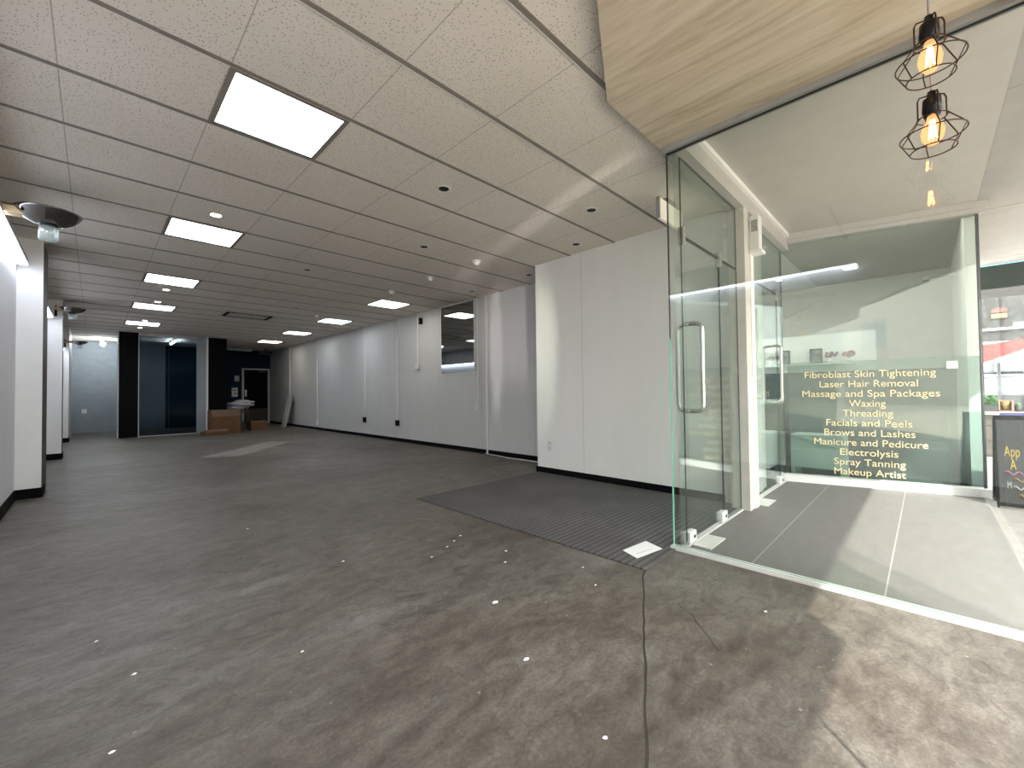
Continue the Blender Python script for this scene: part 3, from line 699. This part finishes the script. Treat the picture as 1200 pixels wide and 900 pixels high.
# ------------------------------------------------------------------ right wall fittings
WX = 4.62
t = thing('wall_mirror', 'dark square mirror high on the long right wall', 'mirror', (WX, 5.965, 1.38))
obj('glass', B1(-.012, -.004, -.475, .475, 0, 1.235), 'mirror', t)
bm = BM(); bx(bm, -.014, 0, -.49, -.475, -.01, 1.245); bx(bm, -.014, 0, .475, .487, -.01, 1.245); bx(bm, -.014, 0, -.475, .475, -.012, 0); bx(bm, -.014, 0, -.475, .475, 1.235, 1.247)
obj('rim', bm, 'white_bright', t)
def conduit(y, z0, name, label, box=None, bz=None, r=.014):
    t = thing(name, label, 'conduit', (WX, y, z0), group='cable conduits on the right wall')
    obj('channel', B1(-.02, 0, -r, r, 0, H-z0), 'white_bright', t, bevel=.003)
    if box: obj('outlet', B1(-.045, 0, -.055, .055, -.12, .0), box, t, bevel=.006)
    return t
conduit(15.0, .98, 'cable_conduit', 'farthest white conduit ending in a grey outlet by the leaning board', 'lightgrey')
conduit(12.6, .25, 'cable_conduit', 'white conduit dropping to near the floor, second from the back', 'white')
conduit(9.58, .46, 'cable_conduit', 'white conduit with a black outlet, third from the back', 'black')
conduit(8.05, .45, 'cable_conduit', 'white conduit with a black outlet left of the short switch conduit', 'black')
conduit(7.25, 1.62, 'cable_conduit', 'short white conduit ending in a switch at head height', 'white_metal')
conduit(5.40, .85, 'cable_conduit', 'thin white conduit at the right edge of the mirror', 'white', r=.012)
conduit(5.17, .0, 'cable_conduit', 'full height white conduit right of the mirror', None, r=.02)
t = thing('wall_sensor', 'small black sensor high on the right wall left of the mirror', 'sensor', (WX, 7.12, 2.46))
obj('body', B1(-.05, 0, -.04, .04, -.06, .06), 'black', t, bevel=.01); obj('lens', B1(-.055, -.049, -.02, .02, -.03, .01), 'darkgrey', t)
t = thing('power_outlet', 'white power outlet low on the near right wall', 'outlet', (4.0, 3.32, .35))
obj('plate', B1(-.01, 0, -.045, .045, -.065, .065), 'white_metal', t, bevel=.004)
for z_ in (-.028, .028): obj('socket', B1(-.0125, -.009, -.02, .02, z_-.018, z_+.018), 'lightgrey', t)
bm = BM(); pts = []
for i in range(30):
    f = i/29; pts.append((4.59-.10*math.sin(f*PI)-.01*math.sin(f*20), 5.2-1.62*f, .012))
tube(bm, pts, .007, 8)
tag(obj('floor_cable', bm, 'white'), 'pale cable lying on the floor along the right wall skirting', 'cable')

# ------------------------------------------------------------------ floor things
tag(obj('entrance_mat', B1(2.2, 3.99, 1.15, 3.50, 0.0005, .009), 'mat'), 'large charcoal ribbed entrance mat by the near right wall', 'mat')
t = thing('envelope', 'white sheet of paper lying at the mat corner by the glass', 'paper', (2.46, 1.30, .0095), rz=-.05)
bm = BM(); prism(bm, [(-.15, -.055), (.10, -.085), (.15, .06), (-.10, .075)], 0, .0015)
obj('sheet', bm, 'paper', t)
bm = BM(); prism(bm, [(-.1, -.02), (.05, -.04), (.06, -.035), (-.09, -.012)], .0015, .002); obj('address_line', bm, 'lightgrey', t)
import math as _m
def scrap(x, y, s, lab):
    bm = BM(); n = random.choice((4, 5, 6)); c = [bm.verts.new((0, 0, .004+s*.12))]
    ring = [bm.verts.new((x_, y_, .001)) for x_, y_ in [(s*random.uniform(.6, 1.1)*math.cos(2*PI*q/n), s*random.uniform(.4, .9)*math.sin(2*PI*q/n)) for q in range(n)]]
    for q in range(n): bm.faces.new((c[0], ring[q], ring[(q+1) % n]))
    bm.faces.new(ring[::-1])
    tag(obj('paper_scrap', bm, 'paper', loc=(x, y, .0005)), lab, 'paper scrap', 'paper scraps littering the floor')
SCR = [(1.376, 1.502, 0.02, 'largest paper scrap in the middle of the near floor'),
       (1.165, 1.099, 0.014, 'paper scrap low in the middle, below the largest one'),
       (1.866, 1.927, 0.014, 'upright folded scrap left of the mat edge'),
       (1.741, 1.807, 0.012, 'scrap just in front of the folded one near the mat'),
       (1.843, 2.371, 0.014, 'topmost of three scraps in a row before the mat'),
       (1.751, 2.32, 0.013, 'middle of three scraps in a row before the mat'),
       (1.653, 2.264, 0.012, 'lowest of three scraps in a row before the mat'),
       (1.485, 2.194, 0.01, 'single scrap left below the row of three'),
       (1.076, 2.535, 0.013, 'scrap on the floor left of the row of three'),
       (0.113, 2.078, 0.013, 'pale torn scrap at lower left of the floor'),
       (0.043, 1.672, 0.011, 'torn scrap at the bottom left of the floor'),
       (1.998, 1.427, 0.011, 'scrap between the mat corner and the crack'),
       (1.859, 1.249, 0.012, 'scrap left of the top of the floor crack'),
       (2.168, 0.543, 0.01, 'tiny scrap on the shaded floor beside the sun patch'),
       (2.633, 1.469, 0.012, 'scrap on the mat left of the paper sheet'),
       (2.856, 2.102, 0.012, 'scrap in the middle of the mat'),
       (0.015, 2.467, 0.008, 'tiny scrap at left on the floor'),
       (0.587, 1.771, 0.009, 'tiny pale fleck on the floor left of centre'),
       (0.833, 3.682, 0.012, 'small fleck far left on the floor'),
       (1.062, 0.689, 0.012, 'scrap left of the crack at the bottom of the floor')]
for x, y, s, lab in SCR: scrap(x, y, s, lab)

# ------------------------------------------------------------------ things at the back of the shop
t = thing('cardboard_box', 'large brown cardboard box in front of the right black column', 'box', (2.55, 13.75, 0))
obj('carton', B1(-.33, .33, -.28, .28, 0, .62), 'card', t)
bm = BM(); bx(bm, -.335, .335, -.285, -.02, .612, .625); bx(bm, -.335, .335, .02, .285, .612, .625); bx(bm, -.33, .33, -.29, -.28, .46, .62); obj('flap', bm, 'cardpale', t)
obj('tape', B1(-.025, .025, -.291, .28, .625, .6265), 'cardpale', t)
t = thing('cardboard_tray', 'flat low carton on the floor before the large box', 'box', (2.22, 13.2, 0), rz=.1)
obj('carton', B1(-.24, .26, -.2, .2, 0, .09), 'card', t); obj('lid', B1(-.18, .30, -.14, .16, .09, .125), 'cardpale', t)
t = thing('cardboard_box', 'small brown carton on the floor in front of the black door', 'box', (3.42, 13.95, 0))
obj('carton', B1(-.21, .21, -.15, .15, 0, .26), 'card', t); obj('flap', B1(-.215, .215, -.155, .155, .252, .262), 'cardpale', t)
t = thing('side_desk', 'dark wooden stand under the grey plastic bag', 'stand', (3.05, 14.42, 0))
obj('top', B1(-.24, .28, -.25, .25, .52, .56), 'brown', t)
for a, b in ((-.22, -.23), (.24, -.23), (-.22, .2), (.24, .2)): obj('leg', B1(a, a+.035, b, b+.035, 0, .52), 'brown', t)
obj('shelf', B1(-.22, .26, -.22, .22, .2, .22), 'brown', t)
bm = BM()
bmesh.ops.create_icosphere(bm, subdivisions=4, radius=1)
for v in bm.verts:
    n1 = math.sin(v.co.x*7+v.co.y*4)*.12 + math.sin(v.co.z*9+v.co.x*5)*.10 + math.sin(v.co.y*13)*.06
    v.co *= 1+n1; v.co = Vector((v.co.x*.36, v.co.y*.22, max(-.12, v.co.z*.15)+.05*v.co.x))
for f in bm.faces: f.smooth = True
mz = min(v.co.z for v in bm.verts)
tag(obj('plastic_bag', bm, 'bag', loc=(3.03, 14.38, .56-mz)), 'crumpled grey plastic bag heaped on the dark stand', 'bag')
t = thing('leaning_board', 'pale board leaning on the right wall near the back', 'board', (4.32, 14.7, 0))
bm = BM(); bx(bm, -.02, .02, -.2, .16, 0, .98)
for v in bm.verts: v.co.x += v.co.z*.22
obj('panel', bm, 'lightgrey', t)
bm = BM(); bx(bm, .03, .045, -.16, .2, 0, .95)
for v in bm.verts: v.co.x += v.co.z*.22
obj('back_strut', bm, 'brown', t)
t = thing('wall_thermostat', 'small grey control box on the navy wall beside the door', 'control box', (3.56, 17.2, 1.62))
obj('case', B1(-.07, .07, -.04, 0, -.1, .1), 'lightgrey', t, bevel=.01); obj('knob', B1(-.03, .03, -.05, -.04, -.05, .0), 'grey', t)
t = thing('wall_notice', 'white notice sheet on the navy wall left of the door', 'notice', (3.5, 17.2, 1.0))
obj('sheet', B1(-.09, .09, -.004, 0, -.02, .3), 'paper', t)
for a_x, b_x, z_ in ((-.06, .04, .19), (-.02, .07, .08)): obj('printed_line', B1(a_x, b_x, -.006, -.004, z_, z_+.03), 'darkgrey', t)
t = thing('wall_switch', 'white switch plate low on the pale end wall', 'switch', (-.18, 17.2, .62))
obj('plate', B1(-.05, .05, -.012, 0, -.06, .06), 'white_bright', t, bevel=.004); obj('rocker', B1(-.02, .02, -.018, -.012, -.03, .03), 'white', t)

# ------------------------------------------------------------------ post speaker
t = thing('door_speaker', 'white speaker box at the top of the white post', 'speaker', (4.04, 1.05, 2.27))
obj('case', B1(-.05, .05, -.07, .0, -.06, .24), 'white', t, bevel=.006)
obj('grille', B1(-.052, -.046, -.06, -.012, .10, .2), 'grey', t); obj('lens', B1(.05, .075, -.07, -.03, -.01, .09), 'darkgrey', t, bevel=.006)
obj('shelf_bracket', B1(-.06, .06, -.09, .0, -.085, -.06), 'white_bright', t)

# ------------------------------------------------------------------ street
aw = BM(); bx(aw, -7, 9.05, -1.70, FY, RC, RC+.06)
a_ = struct('awning_ceiling', aw, 'awn', label='pale board soffit of the footpath awning', cat='awning')
bm = BM(); bx(bm, .174, 9.05, -1.72, -1.66, 2.70, 3.0); bx(bm, -7, .174, -1.72, -1.66, 2.51, 3.0); obj('fascia', bm, 'fascia', a_)
bm = BM()
for x in (3.72, 6.1, 8.5): bx(bm, x-.006, x+.006, -1.66, FY, RC-.003, RC+.001)
obj('board_joint', bm, 'grey', a_)
t = thing('awning_valance', 'dark green hanging valance across the footpath', 'valance', (9.0, -1.0, 2.40))
obj('cloth', B1(-.02, .02, -.68, .63, 0, .33), 'green', t)
bm = BM(); tube(bm, [(-.05, -.66, .355), (-.05, .57, .355)], .032, 10); obj('glow_bar', bm, 'tube', t)  # glowing bar drawn as the thin blue strip above the valance
obj('rail', B1(-.03, .03, -.68, .63, .33, .40), 'darkgrey', t)
struct('roof', B1(-.8, 9.05, FY+.1, 17.5, 3.0, 3.1), 'grey', label='flat roof over the shops', cat='roof')
struct('wall_facade', B1(-7, 9.05, FY, FY+.1, 2.86, 4.2), 'stucco', label='front wall of the shops above the awning', cat='wall')
# sandwich board
t = thing('sandwich_board', 'black chalkboard sign with yellow chalk letters on the footpath', 'sign', (5.42, -.405, -.012))
SB_ = Matrix.Rotation(math.radians(0), 4, 'Z')
bm = BM(); lean = .10
def lx(bm):
    for v in bm.verts: v.co.x += v.co.z*lean
bx(bm, -.015, .015, -.60, -.582, 0, .78); bx(bm, -.015, .015, -.018, 0, 0, .78); bx(bm, -.02, .02, -.60, 0, .745, .78); bx(bm, -.02, .02, -.60, 0, .02, .05); lx(bm)
obj('frame', bm, 'black', t, bevel=.008)
bm = BM(); bx(bm, -.008, .008, -.585, -.015, .05, .56); lx(bm); obj('chalk_panel', bm, 'blackboard', t)
bm = BM(); bx(bm, -.009, .009, -.585, -.015, .56, .75); lx(bm); obj('picture_panel', bm, 'darkpic', t)
bm = BM(); bx(bm, .30, .33, -.60, -.565, 0, .75); bx(bm, .30, .33, -.035, 0, 0, .75); bx(bm, .29, .33, -.6, 0, .4, .43)
for v in bm.verts: v.co.x -= v.co.z*.28
obj('rear_frame', bm, 'black', t)
def chalk(s, size, y, z, mat):
    R3 = Matrix(((0, lean, 1, 0), (-1, 0, 0, 0), (0, 1, 0, 0), (0, 0, 0, 1)))
    mt = Matrix.Translation((-.0105+z*lean, y, z)) @ R3
    return text_mesh('lettering', s, size, None, mat, mt @ Matrix.Diagonal((.42, 1, 1, 1)), t, 'LEFT')
chalk('App', .125, -.052, .475, 'chalky'); chalk('A', .125, -.082, .365, 'chalky'); chalk('M', .085, -.06, .195, 'chalkw')
def squig(y0, y1, z, mat):
    bm = BM(); pts = []
    for i in range(40):
        f = i/39; zz = z+.014*math.sin(f*40); pts.append((-.012+zz*lean, y0+(y1-y0)*f, zz))
    tube(bm, pts, .004, 6); obj('chalk_line', bm, mat, t)
squig(-.05, -.45, .30, 'chalkp'); squig(-.10, -.44, .245, 'chalko'); squig(-.095, -.42, .18, 'chalkw'); squig(-.125, -.38, .115, 'chalko')
# parklet fence, pots and rail
t = thing('parklet_fence', 'pale timber board fence of an outdoor seating area', 'fence', (9.3, -1.6, -.012))
obj('boards', B1(-.03, .03, -1.5, 1.02, 0, .62), 'fence', t); obj('top_rail', B1(-.10, .08, -1.5, 1.02, .62, .66), 'lightgrey', t)
obj('painted_band', B1(-.105, -.10, -1.5, .86, .60, .655), 'purple', t)
t = thing('planter', 'dark planter with a bright green hedge on the fence', 'planter', (9.32, -.655, .648))
obj('trough', B1(-.07, .07, -.065, .065, 0, .10), 'soil', t)
bm = BM()
for q in range(160):
    m_ = Matrix.Translation((random.uniform(-.07, .07), random.uniform(-.07, .07), .09+random.uniform(0, .15))) @ Matrix.Rotation(random.uniform(0, 6), 4, 'Z') @ Matrix.Rotation(random.uniform(-1, 1), 4, 'X') @ Matrix.Diagonal((.03, .014, .004, 1))
    bmesh.ops.create_icosphere(bm, subdivisions=1, radius=1, matrix=m_)
obj('foliage', bm, 'leaf', t)
t = thing('box_planter', 'pale box holding a yellow bowl on the fence', 'box', (9.32, -.81, .648))
bm = BM(); bx(bm, -.06, .06, -.07, .07, 0, .018); bx(bm, -.06, .06, -.07, -.055, 0, .17); bx(bm, -.06, .06, .055, .07, 0, .17); bx(bm, .045, .06, -.07, .07, 0, .17)
obj('case', bm, 'cardpale', t); bm = BM(); lathe(bm, [(0, .02), (.02, .02), (.045, .10), (.05, .15), (.04, .15), (0, .14)], 20); obj('bowl', bm, 'yellow', t)
pt = None
for y, lab in ((-.93, 'small black pot right of the white box on the fence'), (-1.02, 'small black pot at the frame edge on the fence')):
    if pt: dup(pt, (9.32, y, .648), lab); continue
    pt = thing('small_pot', lab, 'pot', (9.32, y, .648), group='small black pots on the fence')
    bm = BM(); lathe(bm, [(0, 0), (.03, 0), (.04, .09), (.034, .09), (0, .08)], 18); obj('pot', bm, 'soil', pt)
    bm = BM(); bmesh.ops.create_icosphere(bm, subdivisions=2, radius=.032, matrix=Matrix.Translation((0, 0, .1))); obj('tuft', bm, 'leaf', pt)
# shade structure across the way
t = thing('parklet_shelter', 'dark posts of a glazed outdoor shelter with rail', 'shelter', (12, -1.2, -.16))
for y in (.20, -.12, -.47, -.75): obj('post', B1(-.025, .025, y, y+.045, 0, 1.62), 'darkgrey', t)
obj('mid_rail', B1(-.02, .02, -1.4, .6, 1.34, 1.365), 'darkgrey', t)
obj('low_wall', B1(.02, .10, -1.5, .7, 0, 1.02), 'darkgrey', t)
t = thing('hanging_awning', 'red fabric awning sloping over the outdoor shelter', 'awning', (11.75, -1.2, 1.5))
bm = BM()
vs = [bm.verts.new(p) for p in ((-.1, .62, -.12), (-.1, -.62, .42), (.2, -.62, .46), (.2, .62, .27), (-.1, .62, .26), (-.1, -.62, .45))]
bm.faces.new((vs[0], vs[1], vs[5], vs[4])); bm.faces.new((vs[0], vs[3], vs[2], vs[1])); obj('fabric', bm, 'red', t)
t = thing('white_van', 'white parked van glimpsed behind the shelter posts', 'van', (14.5, -2.2, -.16))
bm = BM()
prism(bm, [(-.9, -2.2), (.9, -2.2), (.9, 2.2), (-.9, 2.2)], .3, 1.45); prism(bm, [(-.85, -2.1), (.85, -2.1), (.85, 1.3), (-.85, 1.3)], 1.45, 2.0)
obj('body', bm, 'pvc', t, bevel=.08)
obj('side_window', B1(-.91, -.85, -.2, 1.15, 1.5, 1.85), 'skyglass', t)
for y in (-1.4, 1.4):
    bm = BM(); tube(bm, [(-.92, y, .34), (-.7, y, .34)], .33, 24); wl = obj('wheel', bm, 'black', t)
    bm = BM(); tube(bm, [(-.935, y, .34), (-.92, y, .34)], .17, 20); obj('hubcap', bm, 'steel', wl)
t = thing('clad_building', 'weathered horizontally clad building front across the side street', 'building', (17.5, -2, -.16))
obj('wall', B1(0, .3, -6, 4, 0, 5.0), 'boards', t)
for z_ in (2.35, 2.72): obj('ledge', B1(-.08, 0, -6, 4, z_, z_+.06), 'grey', t)
obj('sign_panel', B1(-.06, 0, .40, .68, 3.2, 3.32), 'redtrim', t); obj('sign_panel', B1(-.06, 0, .40, .68, 3.05, 3.17), 'yellow', t)
obj('window', B1(-.05, 0, -.6, .1, 3.0, 3.35), 'window_dark', t)
obj('window', B1(-.05, 0, -.6, .3, 2.78, 2.9), 'window_dark', t)
t = thing('facing_building', 'rendered row of shops on the far side of the road', 'building', (4, -16, -.16))
obj('wall', B1(-18, 45, -2, 0, 0, 6.5), 'stucco', t); obj('awning', B1(-18, 45, 0, 2.2, 3.0, 3.3), 'fascia', t)
for i in range(9): obj('window', B1(-20+5*i, -16.6+5*i, -.02, .04, .5, 2.6), 'window_dark', t)

t = thing('sky_block_building', 'added tall building screening the sky from the salon glass', 'building', (-45, -16, -.16))  # added to keep bright sky out of reflections in the salon glass
obj('wall', B1(-35, 22.5, -2, 0, 0, 22), 'stucco', t)
for i in range(6): obj('window', B1(-30+8*i, -26+8*i, -.02, .04, 4.5, 7), 'window_dark', t)
# ------------------------------------------------------------------ light and sky
w_ = bpy.data.worlds.new('sky'); S.world = w_; w_.use_nodes = True
bg = w_.node_tree.nodes['Background']; bg.inputs[0].default_value = (.97, .965, .96, 1); bg.inputs[1].default_value = 4.9
sun = bpy.data.lights.new('sun', 'SUN'); sun.energy = 4.9; sun.angle = math.radians(.55); sun.color = (1, .95, .87)
so = bpy.data.objects.new('sun', sun); C.objects.link(so)
el = math.radians(42)
dv = Vector((math.cos(el)*.7071, math.cos(el)*.7071, -math.sin(el)))
so.rotation_euler = dv.to_track_quat('-Z', 'Y').to_euler()
def glint(loc, aim, e, deg, sx):
    '''sunlight thrown back indoors by chrome and windscreens in the street'''
    l = bpy.data.lights.new('street_glint', 'SPOT'); l.energy = e; l.spot_size = math.radians(deg); l.spot_blend = 1.0; l.shadow_soft_size = .01; l.color = (1, .86, .84)
    o = bpy.data.objects.new('street_glint', l); C.objects.link(o); o.location = loc
    d_ = (Vector(aim)-Vector(loc)); o.rotation_euler = d_.to_track_quat('-Z', 'Y').to_euler(); o.scale = (sx, 1, 1)
glint((1.2, -2.6, .55), (4.0, 3.42, 1.55), 1500, 22, .10)
glint((-1.2, -2.6, .5), (4.62, 4.6, 1.95), 420, 13, .55)
glint((-1.2, -2.6, .5), (4.62, 4.95, 1.7), 520, 17, .09)
glint((1.3, -2.6, .5), (3.1, 3.0, 2.6), 200, 18, .16)
glint((-1.2, -2.6, .5), (3.75, 4.6, 2.62), 170, 9, .3)
# ------------------------------------------------------------------ camera
YAW, PIT, ROLL = .7884, .0202, -.012
cyw, syw, cp, sp = math.cos(YAW), math.sin(YAW), math.cos(PIT), math.sin(PIT)
fw = Vector((syw*cp, cyw*cp, sp)); r = Vector((cyw, -syw, 0)); u = r.cross(fw)
R2 = math.cos(ROLL)*r + math.sin(ROLL)*u; U2 = -math.sin(ROLL)*r + math.cos(ROLL)*u
cam = bpy.data.cameras.new('camera'); cam.sensor_fit = 'HORIZONTAL'; cam.sensor_width = 36; cam.lens = 487.9/1200*36; cam.clip_start = .02; cam.clip_end = 200
co = bpy.data.objects.new('camera', cam); C.objects.link(co)
m4 = Matrix((R2, U2, -fw)).transposed().to_4x4(); m4.translation = Vector((0, 0, 1.0146)); co.matrix_world = m4
S.camera = co
S.view_settings.view_transform = 'Standard'; S.view_settings.look = 'None'; S.view_settings.exposure = 1.38
cy = S.cycles
cy.max_bounces = 10; cy.diffuse_bounces = 5; cy.glossy_bounces = 5; cy.transparent_max_bounces = 32; cy.transmission_bounces = 6
cy.caustics_reflective = False; cy.caustics_refractive = False; cy.sample_clamp_indirect = 6
cy.use_denoising = True
try: cy.denoiser = 'OPENIMAGEDENOISE'
except Exception: pass
